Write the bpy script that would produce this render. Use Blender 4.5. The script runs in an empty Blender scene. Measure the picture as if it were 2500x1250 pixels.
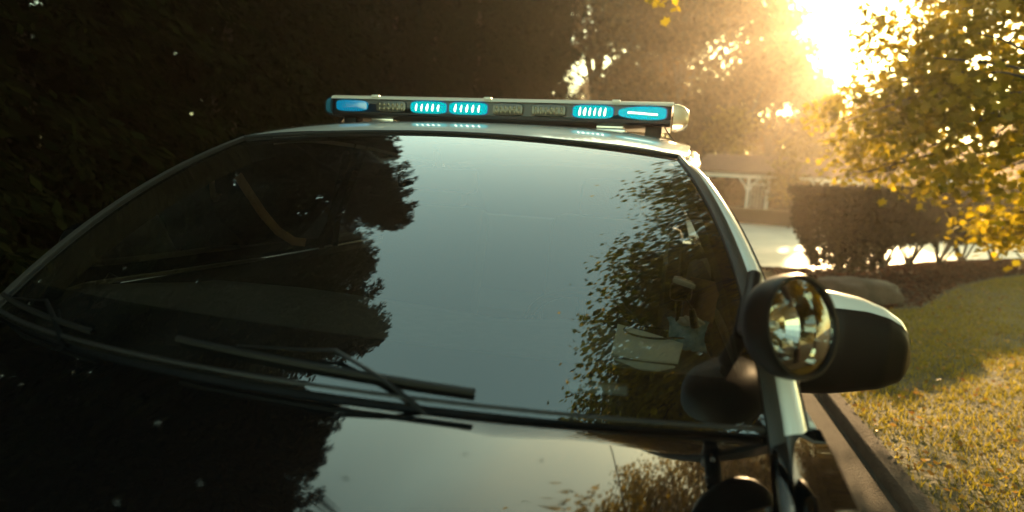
import bpy, bmesh, math, random
import numpy as np
from mathutils import Vector, Matrix
R = math.radians
sc = bpy.context.scene
col = sc.collection
rng = np.random.default_rng(7)
random.seed(7)

# ------------------------------------------------------------------ camera, sky, sun, exposure
CAM = Vector((0.5952, -0.8423, 1.3212))
RT = Vector((0.9622, 0.2653, 0.0585)); UP = Vector((-0.0919, 0.1151, 0.9890)); FW = Vector((-0.2556, 0.9564, -0.1353))
F_PX = 1371.26
cd = bpy.data.cameras.new('camera')
cam = bpy.data.objects.new('camera', cd); col.objects.link(cam)
m = Matrix((RT, UP, -FW)).transposed()
q = m.to_quaternion().normalized()
cam.matrix_world = Matrix.Translation(CAM) @ q.to_matrix().to_4x4()
cd.sensor_width = 36; cd.lens = 36 * F_PX / 2500
cd.clip_start = 0.02; cd.clip_end = 3000
cd.dof.use_dof = True; cd.dof.focus_distance = 1.55; cd.dof.aperture_fstop = 1.8
sc.camera = cam

SUN_AZ, SUN_EL = 13.7, 15.0
w = bpy.data.worlds.new('World'); sc.world = w; w.use_nodes = True
nt = w.node_tree; nt.nodes.clear()
out = nt.nodes.new('ShaderNodeOutputWorld'); bg = nt.nodes.new('ShaderNodeBackground')
sky = nt.nodes.new('ShaderNodeTexSky'); sky.sky_type = 'NISHITA'; sky.sun_disc = False
sky.sun_elevation = R(SUN_EL); sky.sun_rotation = R(SUN_AZ); sky.air_density = 1.0; sky.dust_density = .8; sky.ozone_density = 1.0
wm = nt.nodes.new('ShaderNodeMix'); wm.data_type = 'RGBA'; wm.blend_type = 'MULTIPLY'; wm.inputs[0].default_value = 1.0; wm.inputs[7].default_value = (1.0, .99, .55, 1)
nt.links.new(sky.outputs[0], wm.inputs[6]); nt.links.new(wm.outputs[2], bg.inputs[0]); bg.inputs[1].default_value = 0.15
nt.links.new(bg.outputs[0], out.inputs[0])
SUND = Vector((math.sin(R(SUN_AZ)) * math.cos(R(SUN_EL)), math.cos(R(SUN_AZ)) * math.cos(R(SUN_EL)), math.sin(R(SUN_EL))))
sl = bpy.data.lights.new('sun', 'SUN'); sl.energy = 4.8; sl.angle = R(0.5); sl.color = (1.0, 0.66, 0.31)
so = bpy.data.objects.new('sun', sl); col.objects.link(so)
so.rotation_euler = (-SUND).to_track_quat('-Z', 'Y').to_euler(); so.location = (8, 30, 20)
sc.view_settings.view_transform = 'Standard'; sc.view_settings.look = 'None'
sc.view_settings.exposure = 2.25; sc.view_settings.gamma = 1
sc.cycles.use_denoising = True
sc.cycles.max_bounces = 8; sc.cycles.transparent_max_bounces = 12; sc.cycles.volume_bounces = 0
sc.cycles.sample_clamp_indirect = 6

# ------------------------------------------------------------------ helpers
def npobj(name, verts, faces, mat, parent=None, smooth=False, mats=None, mi=None):
    me = bpy.data.meshes.new(name)
    me.from_pydata([tuple(v) for v in verts], [], [tuple(f) for f in faces])
    for mm in (mats or [mat]): me.materials.append(mm)
    if mi is not None: me.polygons.foreach_set('material_index', np.asarray(mi, dtype=np.int32))
    if smooth: me.polygons.foreach_set('use_smooth', np.ones(len(me.polygons), dtype=bool))
    me.update()
    o = bpy.data.objects.new(name, me); col.objects.link(o)
    if parent is not None: o.parent = parent
    return o

def leafobj(name, V, k, mat, parent=None):
    """V: (n*k,3) points, n polygons of k corners each"""
    n = len(V) // k
    me = bpy.data.meshes.new(name)
    me.vertices.add(n * k); me.vertices.foreach_set('co', np.ascontiguousarray(V, dtype=np.float32).ravel())
    me.loops.add(n * k); me.loops.foreach_set('vertex_index', np.arange(n * k, dtype=np.int32))
    me.polygons.add(n); me.polygons.foreach_set('loop_start', np.arange(0, n * k, k, dtype=np.int32))
    me.polygons.foreach_set('loop_total', np.full(n, k, dtype=np.int32))
    me.materials.append(mat); me.update(calc_edges=True)
    o = bpy.data.objects.new(name, me); col.objects.link(o)
    if parent is not None: o.parent = parent
    return o

def bmobj(name, bm, mat, parent=None, smooth=True, angle=35):
    me = bpy.data.meshes.new(name); bmesh.ops.recalc_face_normals(bm, faces=bm.faces[:])
    bm.to_mesh(me); bm.free()
    for mm in (mat if isinstance(mat, (list, tuple)) else [mat]): me.materials.append(mm)
    if smooth:
        me.polygons.foreach_set('use_smooth', np.ones(len(me.polygons), dtype=bool))
        me.set_sharp_from_angle(angle=R(angle))
    o = bpy.data.objects.new(name, me); col.objects.link(o)
    if parent is not None: o.parent = parent
    return o

def thing(name, label, cat, loc=(0, 0, 0), group=None):
    o = bpy.data.objects.new(name, None); col.objects.link(o); o.empty_display_size = 0.2
    o.location = loc; tag(o, label, cat, group); return o
def tag(o, label=None, cat=None, group=None, kind=None):
    if label: o['label'] = label
    if cat: o['category'] = cat
    if group: o['group'] = group
    if kind: o['kind'] = kind
    return o
def copy_tree(o, parent=None):
    c = o.copy(); col.objects.link(c)
    if parent is not None: c.parent = parent
    for ch in o.children: copy_tree(ch, c)
    return c

def add_box(bm, c, s, bevel=0.0, rot=None, seg=2, mi=0):
    r = bmesh.ops.create_cube(bm, size=1.0)
    vs = r['verts']
    for v in vs: v.co = Vector((v.co.x * s[0], v.co.y * s[1], v.co.z * s[2]))
    if bevel > 0:
        es = list({e for v in vs for e in v.link_edges})
        rb = bmesh.ops.bevel(bm, geom=es, offset=bevel, segments=seg, affect='EDGES', profile=0.5)
        vs = list({v for f in rb['faces'] for v in f.verts} | {v for v in vs if v.is_valid})
    M = Matrix.Translation(c) @ (rot.to_4x4() if rot is not None else Matrix())
    fs = {f for v in vs for f in v.link_faces}
    for v in vs: v.co = M @ v.co
    for f in fs: f.material_index = mi
    return vs

def add_tube(bm, pts, rad, n=8, cap=True, flat=1.0, mi=0):
    pts = [Vector(p) for p in pts]; N = len(pts)
    rad = rad if isinstance(rad, (list, tuple)) else [rad] * N
    rings = []; prev = None
    for i, p in enumerate(pts):
        t = (pts[min(i + 1, N - 1)] - pts[max(i - 1, 0)]).normalized()
        if prev is None:
            a = Vector((0, 0, 1)) if abs(t.z) < .9 else Vector((1, 0, 0))
            nx = t.cross(a).normalized()
        else:
            nx = (prev - t * prev.dot(t)).normalized()
        prev = nx; ny = t.cross(nx)
        rings.append([bm.verts.new(p + nx * rad[i] * math.cos(2 * math.pi * k / n) + ny * rad[i] * flat * math.sin(2 * math.pi * k / n)) for k in range(n)])
    for a, b in zip(rings, rings[1:]):
        for k in range(n):
            f = bm.faces.new((a[k], a[(k + 1) % n], b[(k + 1) % n], b[k])); f.material_index = mi
    if cap:
        bm.faces.new(list(reversed(rings[0]))).material_index = mi; bm.faces.new(rings[-1]).material_index = mi

def add_lathe(bm, prof, M, n=40, mi=0, close=False):
    """prof: list of (r, z) ; axis local z"""
    rings = []
    for r, z in prof:
        rings.append([bm.verts.new(M @ Vector((r * math.cos(2 * math.pi * k / n), r * math.sin(2 * math.pi * k / n), z))) for k in range(n)])
    for a, b in zip(rings, rings[1:]):
        for k in range(n):
            f = bm.faces.new((a[k], a[(k + 1) % n], b[(k + 1) % n], b[k])); f.material_index = mi
    return rings

def add_grid(bm, P, mi=0):
    g = [[bm.verts.new(Vector(p)) for p in row] for row in P]
    for a, b in zip(g, g[1:]):
        for k in range(len(a) - 1):
            f = bm.faces.new((a[k], a[k + 1], b[k + 1], b[k])); f.material_index = mi
    return g

def mirx(P): return [[(-p[0], p[1], p[2]) for p in row] for row in P]
def lerp(a, b, t): return a + (b - a) * t
def interp(x, xs, ys): return float(np.interp(x, xs, ys))

# ------------------------------------------------------------------ materials
def mat(name, base=(.5, .5, .5), rough=.5, metal=0.0, spec=.5, coat=0.0, coat_r=.03, coat_ior=1.5, emit=None, emit_s=0.0, noise=None, bump=None, aniso=None):
    m_ = bpy.data.materials.new(name); m_.use_nodes = True
    n = m_.node_tree; p = n.nodes['Principled BSDF']
    p.inputs['Base Color'].default_value = (*base, 1); p.inputs['Roughness'].default_value = rough
    p.inputs['Metallic'].default_value = metal; p.inputs['Specular IOR Level'].default_value = spec
    p.inputs['Coat Weight'].default_value = coat; p.inputs['Coat Roughness'].default_value = coat_r
    p.inputs['Coat IOR'].default_value = coat_ior
    if emit: p.inputs['Emission Color'].default_value = (*emit, 1); p.inputs['Emission Strength'].default_value = emit_s
    tc = n.nodes.new('ShaderNodeTexCoord')
    if noise:      # list of (scale, low colour, high colour, detail)
        sc_, c1, c2, det = noise
        t = n.nodes.new('ShaderNodeTexNoise'); t.inputs['Scale'].default_value = sc_; t.inputs['Detail'].default_value = det
        n.links.new(tc.outputs['Object'], t.inputs['Vector'])
        r_ = n.nodes.new('ShaderNodeValToRGB'); r_.color_ramp.elements[0].position = .35; r_.color_ramp.elements[1].position = .65
        r_.color_ramp.elements[0].color = (*c1, 1); r_.color_ramp.elements[1].color = (*c2, 1)
        n.links.new(t.outputs['Fac'], r_.inputs['Fac']); n.links.new(r_.outputs['Color'], p.inputs['Base Color'])
    if bump:
        s_, d_, st = bump
        t = n.nodes.new('ShaderNodeTexNoise'); t.inputs['Scale'].default_value = s_; t.inputs['Detail'].default_value = d_
        n.links.new(tc.outputs['Object'], t.inputs['Vector'])
        b = n.nodes.new('ShaderNodeBump'); b.inputs['Strength'].default_value = st; b.inputs['Distance'].default_value = .02
        n.links.new(t.outputs['Fac'], b.inputs['Height']); n.links.new(b.outputs['Normal'], p.inputs['Normal'])
    return m_

def leafmat(name, cols, trans=.45, spec=.03, gloss=.4):
    m_ = bpy.data.materials.new(name); m_.use_nodes = True
    n = m_.node_tree; n.nodes.clear()
    o = n.nodes.new('ShaderNodeOutputMaterial'); g = n.nodes.new('ShaderNodeNewGeometry')
    r_ = n.nodes.new('ShaderNodeValToRGB')
    el = r_.color_ramp.elements
    for i, c in enumerate(cols):
        e = el[i] if i < 2 else el.new(1.0)
        e.position = i / (len(cols) - 1); e.color = (*c, 1)
    n.links.new(g.outputs['Random Per Island'], r_.inputs['Fac'])
    d = n.nodes.new('ShaderNodeBsdfDiffuse'); t = n.nodes.new('ShaderNodeBsdfTranslucent'); gl = n.nodes.new('ShaderNodeBsdfGlossy')
    gl.inputs['Roughness'].default_value = gloss; gl.inputs['Color'].default_value = (.5, .5, .5, 1)
    n.links.new(r_.outputs['Color'], d.inputs['Color']); n.links.new(r_.outputs['Color'], t.inputs['Color'])
    mx = n.nodes.new('ShaderNodeMixShader'); mx.inputs[0].default_value = trans
    n.links.new(d.outputs[0], mx.inputs[1]); n.links.new(t.outputs[0], mx.inputs[2])
    m2 = n.nodes.new('ShaderNodeMixShader'); m2.inputs[0].default_value = spec
    n.links.new(mx.outputs[0], m2.inputs[1]); n.links.new(gl.outputs[0], m2.inputs[2])
    n.links.new(m2.outputs[0], o.inputs['Surface'])
    return m_

def glassmat(name, tint=(.8, .86, .82), ior=1.52, dust=0.0):
    """thin pane: both surfaces reflect, 2F/(1+F)"""
    m_ = bpy.data.materials.new(name); m_.use_nodes = True
    n = m_.node_tree; n.nodes.clear()
    o = n.nodes.new('ShaderNodeOutputMaterial'); f = n.nodes.new('ShaderNodeFresnel'); f.inputs['IOR'].default_value = ior
    a = n.nodes.new('ShaderNodeMath'); a.operation = 'MULTIPLY'; a.inputs[1].default_value = 2
    b = n.nodes.new('ShaderNodeMath'); b.operation = 'ADD'; b.inputs[1].default_value = 1
    c = n.nodes.new('ShaderNodeMath'); c.operation = 'DIVIDE'; c.use_clamp = True
    n.links.new(f.outputs[0], a.inputs[0]); n.links.new(f.outputs[0], b.inputs[0]); n.links.new(a.outputs[0], c.inputs[0]); n.links.new(b.outputs[0], c.inputs[1])
    t = n.nodes.new('ShaderNodeBsdfTransparent'); t.inputs[0].default_value = (*tint, 1)
    g = n.nodes.new('ShaderNodeBsdfGlossy'); g.inputs['Roughness'].default_value = 0.0; g.inputs['Color'].default_value = (1, 1, 1, 1)
    mx = n.nodes.new('ShaderNodeMixShader')
    n.links.new(c.outputs[0], mx.inputs[0]); n.links.new(t.outputs[0], mx.inputs[1]); n.links.new(g.outputs[0], mx.inputs[2])
    if dust:
        tc = n.nodes.new('ShaderNodeTexCoord'); tx = n.nodes.new('ShaderNodeTexNoise'); tx.inputs['Scale'].default_value = 5; tx.inputs['Detail'].default_value = 9
        n.links.new(tc.outputs['Object'], tx.inputs['Vector'])
        mr_ = n.nodes.new('ShaderNodeMapRange'); mr_.inputs[1].default_value = .4; mr_.inputs[2].default_value = .75; mr_.inputs[3].default_value = dust * .25; mr_.inputs[4].default_value = dust
        n.links.new(tx.outputs['Fac'], mr_.inputs[0]); df = n.nodes.new('ShaderNodeBsdfDiffuse'); df.inputs[0].default_value = (.5, .48, .44, 1)
        m3 = n.nodes.new('ShaderNodeMixShader'); n.links.new(mr_.outputs[0], m3.inputs[0]); n.links.new(mx.outputs[0], m3.inputs[1]); n.links.new(df.outputs[0], m3.inputs[2]); mx = m3
    n.links.new(mx.outputs[0], o.inputs['Surface'])
    return m_

M_black = mat('black_paint', (.003, .003, .0033), .5, spec=0.0, coat_ior=1.75, coat=1.0, coat_r=.03, bump=(1.6, 2, .008))
M_blackside = mat('black_paint_side', (.003, .003, .0033), .5, spec=0.0, coat=1.0, coat_r=.03, coat_ior=1.4, bump=(1.6, 2, .008))
M_white = mat('white_paint', (.62, .61, .58), .35, coat=1.0, coat_r=.02)
M_rubber = mat('black_rubber', (.006, .0056, .0052), .5, spec=.25)
M_trim = mat('grey_trim', (.03, .026, .023), .4, spec=.35)
M_cowl = mat('cowl_plastic', (.010, .009, .009), .5, spec=.3, bump=(60, 4, .15))
M_frit = mat('frit_black', (.008, .008, .009), .12)
M_dash = mat('dash_vinyl', (.07, .062, .05), .6, noise=(30, (.06, .054, .043), (.08, .07, .056), 6), bump=(220, 2, .2))
M_cabin = mat('cabin_dark', (.02, .019, .018), .8)
M_seat = mat('seat_cloth', (.035, .032, .03), .85, bump=(150, 3, .2))
M_tan = mat('tan_trim', (.32, .19, .11), .6)
M_sill = mat('sill_trim', (.14, .13, .105), .4)
M_glass = glassmat('windscreen_glass', (.80, .84, .80), 2.1, .012)
M_sideglass = glassmat('side_glass', (.85, .9, .86))
M_chrome = mat('chrome', (.55, .54, .5), .04, metal=1)
M_alu = mat('brushed_aluminium', (.6, .58, .55), .3, metal=1)
M_matteblack = mat('satin_black', (.003, .003, .003), .42, spec=.14)
M_barlid = mat('bar_lid', (.55, .5, .43), .28, coat=.6)
M_barbase = mat('bar_base', (.02, .02, .022), .4)
M_lens_off = mat('led_lens_clear', (.05, .047, .04), .2, spec=.4, coat=.3)
M_led_off = mat('led_dot_dark', (.20, .17, .12), .2, metal=.6)
M_lens_on = mat('led_lens_blue', (0.0, .02, .03), .5, spec=0.0, emit=(0.0, .50, .54), emit_s=.21)
M_bloom = mat('led_bloom_blue', (.01, .012, .03), .4, emit=(0.0, .06, .30), emit_s=.12)  # deep blue bloom round the lit modules, added as a glowing ring
M_lens_dim = mat('led_lens_blue_dim', (0.0, .04, .10), .15, emit=(0.0, .28, .50), emit_s=.13, coat=1)
M_led_on = mat('led_dot_lit', (.9, .9, .8), .3, emit=(1.0, .95, .75), emit_s=.5)
M_cap = mat('clear_end_cap', (.62, .50, .36), .18, coat=1)
M_drop = glassmat('water_drop', (.95, .95, .95), 1.33)
M_asphalt = mat('asphalt', (.04, .034, .028), .95, spec=.15, noise=(3, (.032, .026, .021), (.05, .042, .034), 8), bump=(90, 6, .35))
M_drive = mat('pale_paving', (.5, .45, .38), .5, noise=(1.2, (.42, .38, .32), (.56, .51, .43), 8), bump=(40, 6, .25))
M_kerb = mat('kerb_concrete', (.06, .046, .037), .95, spec=.15, noise=(6, (.045, .034, .027), (.08, .062, .05), 8), bump=(70, 6, .4))
M_soil = mat('lawn_soil', (.06, .055, .018), .95, noise=(7, (.035, .03, .012), (.10, .085, .025), 9), bump=(30, 8, .9))
M_mulch = mat('mulch', (.025, .010, .007), .95, noise=(8, (.015, .006, .004), (.035, .014, .009), 8), bump=(18, 8, .9))
M_verge = mat('verge_earth', (.03, .026, .016), .95, noise=(3, (.02, .018, .01), (.045, .038, .02), 8), bump=(20, 8, .8))
M_stone = mat('boulder_stone', (.06, .048, .038), .85, noise=(4, (.04, .032, .025), (.085, .068, .054), 8), bump=(12, 8, .8))
M_bark = mat('bark', (.045, .035, .027), .9, noise=(9, (.03, .023, .018), (.07, .055, .042), 8), bump=(25, 8, .9))
M_whitewood = mat('white_wood', (.72, .70, .66), .55)
M_roofred = mat('shingle_red_brown', (.16, .075, .05), .85, noise=(14, (.12, .055, .038), (.20, .095, .065), 6))
M_darkskirt = mat('dark_lattice', (.03, .026, .02), .8)
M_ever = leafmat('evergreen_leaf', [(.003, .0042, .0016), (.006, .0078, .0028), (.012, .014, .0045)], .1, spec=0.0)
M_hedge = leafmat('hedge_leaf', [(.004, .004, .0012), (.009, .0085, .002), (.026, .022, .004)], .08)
M_maple = leafmat('maple_leaf', [(.15, .12, .003), (.29, .215, .005), (.43, .31, .010)], .66)
M_gold = leafmat('gold_leaf', [(.07, .042, .008), (.14, .085, .013), (.22, .14, .02)], .32)
M_brown = leafmat('brown_leaf', [(.035, .018, .007), (.065, .034, .012), (.12, .066, .02)], .4)
M_grass = leafmat('grass_blade', [(.13, .11, .005), (.24, .19, .009), (.38, .29, .02)], .5)
M_litter = leafmat('fallen_leaf', [(.16, .07, .015), (.28, .15, .03), (.40, .26, .07)], .3)
M_litter_red = leafmat('mulch_chip', [(.02, .007, .004), (.045, .015, .008), (.10, .036, .018)], .1)

def ray(px, py):
    d = FW * F_PX + RT * (px - 1250) - UP * (py - 625); return d.normalized()

# ------------------------------------------------------------------ windscreen surface
BW, BZ, BY0, BZ0 = .7701, .9799, -.1996, 1.0162
TW, TY, TZ, TYC, TZC = .6143, .5651, 1.3928, .6333, 1.4325
def ws(s, t, off=0.0):
    s2 = s * s
    a = Vector((s * BW, BY0 * (1 - s2), BZ0 + (BZ - BZ0) * s2)); b = Vector((s * TW, TYC + (TY - TYC) * s2, TZC + (TZ - TZC) * s2))
    p = a.lerp(b, t); k = 4 * t * (1 - t)
    p += Vector((0.024 * s * s * s, -.35 * .030, .94 * .030)) * k
    if off:
        e = 1e-3
        n_ = (ws(s + e, t) - ws(s - e, t)).cross(ws(s, t + e) - ws(s, t - e)).normalized()
        if n_.z < 0: n_ = -n_
        p = p + n_ * off
    return p

# ================================================================== THE CAR
car = thing('police_car', 'black and white police car with blue roof lights facing the viewer', 'police car')

bm = bmesh.new(); NS, NT = 48, 28
add_grid(bm, [[ws(-1 + 2 * i / NS, j / NT) for i in range(NS + 1)] for j in range(NT + 1)])
windscreen = bmobj('windshield', bm, M_glass, car)
# ceramic frit: band round the edge of the glass, just inside it, with a clear window for the number plate strip
bm = bmesh.new()
def band(s0, s1, t0, t1, ns, ntt): add_grid(bm, [[ws(lerp(s0, s1, i / ns), lerp(t0, t1, j / ntt), -.004) for i in range(ns + 1)] for j in range(ntt + 1)])
VS0, VS1, VT0, VT1 = .635, .745, .058, .082
band(-1, VS0, 0, .115, 40, 4); band(VS1, 1, 0, .115, 8, 4); band(VS0, VS1, 0, VT0, 4, 2); band(VS0, VS1, VT1, .115, 4, 2)
band(-1, 1, .962, 1, 40, 2)
for sg in (-1, 1): band(sg * .962, sg * 1, .115, .962, 2, 20)
bmobj('windshield_band', bm, M_frit, windscreen)
bm = bmesh.new(); add_grid(bm, [[ws(lerp(VS0, VS1, i / 3), lerp(VT0, VT1, j), -.012) for i in range(4)] for j in range(2)])
bmobj('number_strip', bm, mat('pale_strip', (.28, .3, .3), .4), windscreen)
# header rubber
bm = bmesh.new(); add_tube(bm, [ws(-1 + 2 * i / 40, 1.006, .003) for i in range(41)], .0055, 8)
bmobj('windshield_seal', bm, M_rubber, windscreen)

# roof -------------------------------------------------
def roof_z(x, y):
    zc = interp(y, [.5, .63, .75, .9, 1.1, 1.4, 1.8, 2.1, 2.3], [1.418, 1.4325, 1.4545, 1.474, 1.490, 1.500, 1.494, 1.473, 1.448])
    return zc
NX = 28; ys = [0, .03, .08, .14, .22, .32, .45, .6, .8, 1.0, 1.25, 1.5]
rows = []
for k, dy in enumerate(ys):
    row = []
    wdt = TW + .018 + interp(dy, [0, .3, 1.0, 1.5], [0, .018, .02, -.03])
    for i in range(NX + 1):
        s = -1 + 2 * i / NX; s2 = s * s
        y = TYC + (TY - TYC) * s2 + dy + .006
        zc = interp(TYC + dy, [.63, .70, .80, .95, 1.1, 1.4, 1.8, 2.15], [1.437, 1.457, 1.481, 1.503, 1.511, 1.515, 1.502, 1.460])
        edge = (TZC - TZ) + interp(dy, [0, .3, 1.0, 1.5], [0, .014, .03, .02])
        z = zc - edge * (s2 * .55 + .45 * abs(s) ** 5)
        row.append((s * wdt, y, z))
    rows.append(row)
bm = bmesh.new(); add_grid(bm, rows)
bmesh.ops.subdivide_edges(bm, edges=[], cuts=0)
roof = bmobj('roof', bm, M_white, car)
md = roof.modifiers.new('subdivision', 'SUBSURF'); md.levels = 1; md.render_levels = 2
# headliner under roof
bm = bmesh.new(); add_grid(bm, [[(p[0] * .985, p[1] + .01, p[2] - .028) for p in row] for row in rows])
bmobj('headliner', bm, M_cabin, car)
ROOFROWS = rows

# A pillars + cant rails (white), with the dark strip along the glass ------------
def rail_path(sg):
    pts = []
    for j in range(17):
        t = -.04 + 1.04 * j / 16
        p = ws(sg, t)
        pts.append((p, t))
    return pts
def sweep(bm, frames, section):
    """frames: list of (origin, u, v, scale_u, scale_v); section list of (a,b)"""
    g = []
    for o_, u_, v_, su, sv in frames: g.append([bm.verts.new(o_ + u_ * (a * su) + v_ * (b * sv)) for a, b in section])
    n = len(section)
    for A, B in zip(g, g[1:]):
        for k in range(n): bm.faces.new((A[k], A[(k + 1) % n], B[(k + 1) % n], B[k]))
    bm.faces.new(g[0]); bm.faces.new(list(reversed(g[-1])))
for sg in (-1, 1):
    path = [p for p, t in rail_path(sg)]
    # along the roof edge
    for r_ in ROOFROWS[2:]:
        p = Vector(r_[-1 if sg > 0 else 0]); path.append(p + Vector((sg * -.004, 0, -.010)))
    fr = []; fs = []
    for i, p in enumerate(path):
        tg = (path[min(i + 1, len(path) - 1)] - path[max(i - 1, 0)]).normalized()
        u_ = Vector((sg, 0, 0)); u_ = (u_ - tg * u_.dot(tg)).normalized(); v_ = u_.cross(tg) * sg
        if v_.z < 0: v_ = -v_
        v_ = v_.normalized()
        wd = interp(i, [0, 2, 4, 8, 15, 18, 27], [.050, .047, .044, .041, .034, .026, .022])
        st = interp(i, [0, 4, 14, 17, 19, 27], [.018, .018, .015, .008, .002, .002])
        fr.append((p + u_ * st, u_, v_, wd, wd)); fs.append((p - u_ * .004, u_, v_, st + .004, 1))
    sec = [(0, -1.3), (0, -.30), (.10, -.20), (.34, -.20), (.62, -.34), (.86, -.60), (1.0, -.95), (.95, -1.3)]
    bm = bmesh.new(); sweep(bm, fr, sec)
    bmobj('pillar', bm, M_white, car, angle=50)
    bm = bmesh.new(); sweep(bm, fs[:19], [(-.75, -.07), (0, -.014), (0, .005), (.5, .007), (1, .003), (1, -.07)])
    bmobj('pillar_trim', bm, M_trim, car)
    # thin black gap line between pillar and door frame
    bm = bmesh.new(); add_tube(bm, [f[0] + f[1] * f[3] * .90 + f[2] * f[3] * -.68 for f in fr[1:]], .0028, 6)
    bmobj('pillar_seal', bm, M_rubber, car)

# body sides -------------------------------------------------
YF, YC, YD1, YD2, YR = -1.45, .055, 1.28, 2.02, 3.3
LOW = [(.848, .972), (.860, .935), (.872, .87), (.884, .76), (.892, .63), (.888, .5), (.872, .38), (.845, .28)]
def hoodx(y): return interp(y, [-1.45, -1.1, -.8, -.4, -.2, .0, .06], [.60, .67, .705, .735, .746, .768, .775])
def hoodz(y): return interp(y, [-1.45, -1.1, -.8, -.4, -.2, .0, .1], [.80, .876, .918, .952, .964, .973, .975])
def side(y):
    if y <= YC:
        hx, hz = hoodx(y) + .004, hoodz(y); k = interp(y, [-1.45, -1.2, -.6, YC], [.80, .88, .97, 1]); dz = hz - .968
        top = [(hx, hz - .05), (hx, hz - .004), (hx + .004, hz), (hx + .03, hz + .007), (hx + .055, hz + .005)]
        return [(x, z) for x, z in top] + [(max(lerp(.60, x, 1) * k, hx + .06), z + dz * max(0, (z - .5) / .47)) for x, z in LOW]
    k = interp(y, [YC, .8, 2.0, 2.8, 3.3], [1, 1.005, 1.0, .97, .88])
    top = [(.80, .93), (.803, .972), (.81, .982), (.825, .988), (.838, .986)]
    lift = interp(y, [YC, 1.0, 2.2, 3.3], [0, .005, .02, .03])
    return [(x * k, z + lift) for x, z in top] + [(x * k, z + lift * max(0, (z - .5) / .47)) for x, z in LOW]
def side_part(name, y0, y1, mt, sg, ny=12):
    bm = bmesh.new()
    P = [[(sg * x, y, z) for x, z in side(y)] for y in np.linspace(y0, y1, ny)]
    add_grid(bm, P)
    # turned-in edges at the shut lines so the gaps read as deep
    for y in (y0, y1):
        add_grid(bm, [[(sg * x, y, z) for x, z in side(y)], [(sg * (x - .03), y, z - .012) for x, z in side(y)]])
    bmesh.ops.remove_doubles(bm, verts=bm.verts[:], dist=1e-5)
    return bmobj(name, bm, mt, car, angle=40)
doors = []
for sg in (-1, 1):
    side_part('fender', YF, YC - .003, M_blackside, sg, 18)
    d1 = side_part('door', YC + .003, YD1 - .003, M_white, sg, 14); d2 = side_part('door', YD1 + .003, YD2 - .003, M_white, sg, 10)
    side_part('quarter_panel', YD2 + .003, YR, M_black, sg, 12)
    for d, yh in ((d1, 1.04), (d2, 1.82)):
        bm = bmesh.new(); xs = .888
        add_tube(bm, [(sg * (xs - .01), yh - .1, .80), (sg * (xs + .025), yh - .085, .80), (sg * (xs + .028), yh + .085, .80), (sg * (xs - .01), yh + .1, .80)], .011, 8)
        bmobj('handle', bm, M_matteblack, d)
    # belt rubber
    bm = bmesh.new(); add_tube(bm, [(sg * .818, y, .9905 + interp(y, [YC, 1, 2.2], [0, .005, .02])) for y in np.linspace(.30, 2.0, 12)], .007, 6)
    bmobj('belt_seal', bm, M_rubber, car)
    # side glass, door by door
    def rail_at(y):
        best = [Vector(r_[-1]) for r_ in ROOFROWS]; yy = [p.y for p in best]
        wsr = [ws(1, t) for t in np.linspace(0, 1, 12)]
        Y = [p.y for p in wsr] + yy; X = [p.x for p in wsr] + [p.x for p in best]; Z = [p.z for p in wsr] + [p.z for p in best]
        return Vector((interp(y, Y, X) - .0, y, interp(y, Y, Z) - .018))
    for d, a, b in ((d1, .10, 1.235), (d2, 1.325, 2.0)):
        bm = bmesh.new()
        add_grid(bm, [[Vector((sg * .808, y, .985)).lerp(Vector((sg * (rail_at(y).x + .012), y, rail_at(y).z)), j / 6) for y in np.linspace(a, b, 12)] for j in range(7)])
        bmobj('window', bm, M_sideglass, d)
    # B pillar
    bm = bmesh.new(); r_ = rail_at(1.28)
    add_grid(bm, [[(sg * (.815 + dx), y, .95), (sg * (.80 + dx), y, 1.1), (sg * (r_.x + .016 + dx), y, r_.z)] for y, dx in ((1.23, -.03), (1.231, 0), (1.329, 0), (1.33, -.03))])
    bmobj('pillar', bm, M_matteblack, car)
    # C pillar
    bm = bmesh.new()
    add_grid(bm, [[(sg * .81, y0, .97), (sg * .76, lerp(y0, y1, .4), 1.15), (sg * .63, y1, 1.44)] for y0, y1 in ((2.0, 1.96), (2.35, 2.05), (2.85, 2.13))])
    bmobj('pillar', bm, M_white, car)
    # inner door card with a pale sill, lit through the window
    bm = bmesh.new()
    add_grid(bm, [[(sg * .79, y, .985), (sg * .755, y, .99), (sg * .73, y, .97), (sg * .71, y, .8), (sg * .73, y, .4)] for y in np.linspace(.02, 2.0, 16)])
    bmobj('door_lining', bm, M_cabin, car)
    bm = bmesh.new()
    add_tube(bm, [(sg * .752, y, interp(y, [.12, .2, .3, .6, .85], [1.0, 1.006, 1.003, .998, .992])) for y in np.linspace(.14, .82, 14)], [.004] + [.011] * 12 + [.006], 8, flat=.6)
    bmobj('sill_trim', bm, M_sill, car)

# hood -------------------------------------------------
def hood_y_rear(x): s = x / BW; return BY0 * (1 - s * s) - .010 + .012 * s * s
rows = []
for j in range(26):
    v = j / 25; row = []
    for i in range(41):
        s = -1 + 2 * i / 40
        y_rear = hood_y_rear(s * .772); y_front = -1.42 + .10 * s * s
        y = lerp(y_rear, y_front, v); x = s * (hoodx(y) - .002)
        crown = interp(y, [-1.45, -1.1, -.6, -.2], [.035, .05, .052, .046])
        z = hoodz(y) + crown * (1 - s * s) ** .9
        # two soft raised creases
        a = abs(x); z += .007 * math.exp(-((a - .43 + .10 * v) / .05) ** 2) * min(1, v * 6)
        row.append((x, y, z))
    rows.append(row)
bm = bmesh.new(); g = add_grid(bm, rows)
add_grid(bm, [rows[0], [(p[0], p[1] + .004, p[2] - .02) for p in rows[0]]])
add_grid(bm, [[rows[j][i] for j in range(26)] if True else 0 for i in (0,)] + [[(rows[j][0][0] + .002, rows[j][0][1], rows[j][0][2] - .03) for j in range(26)]])
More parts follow.
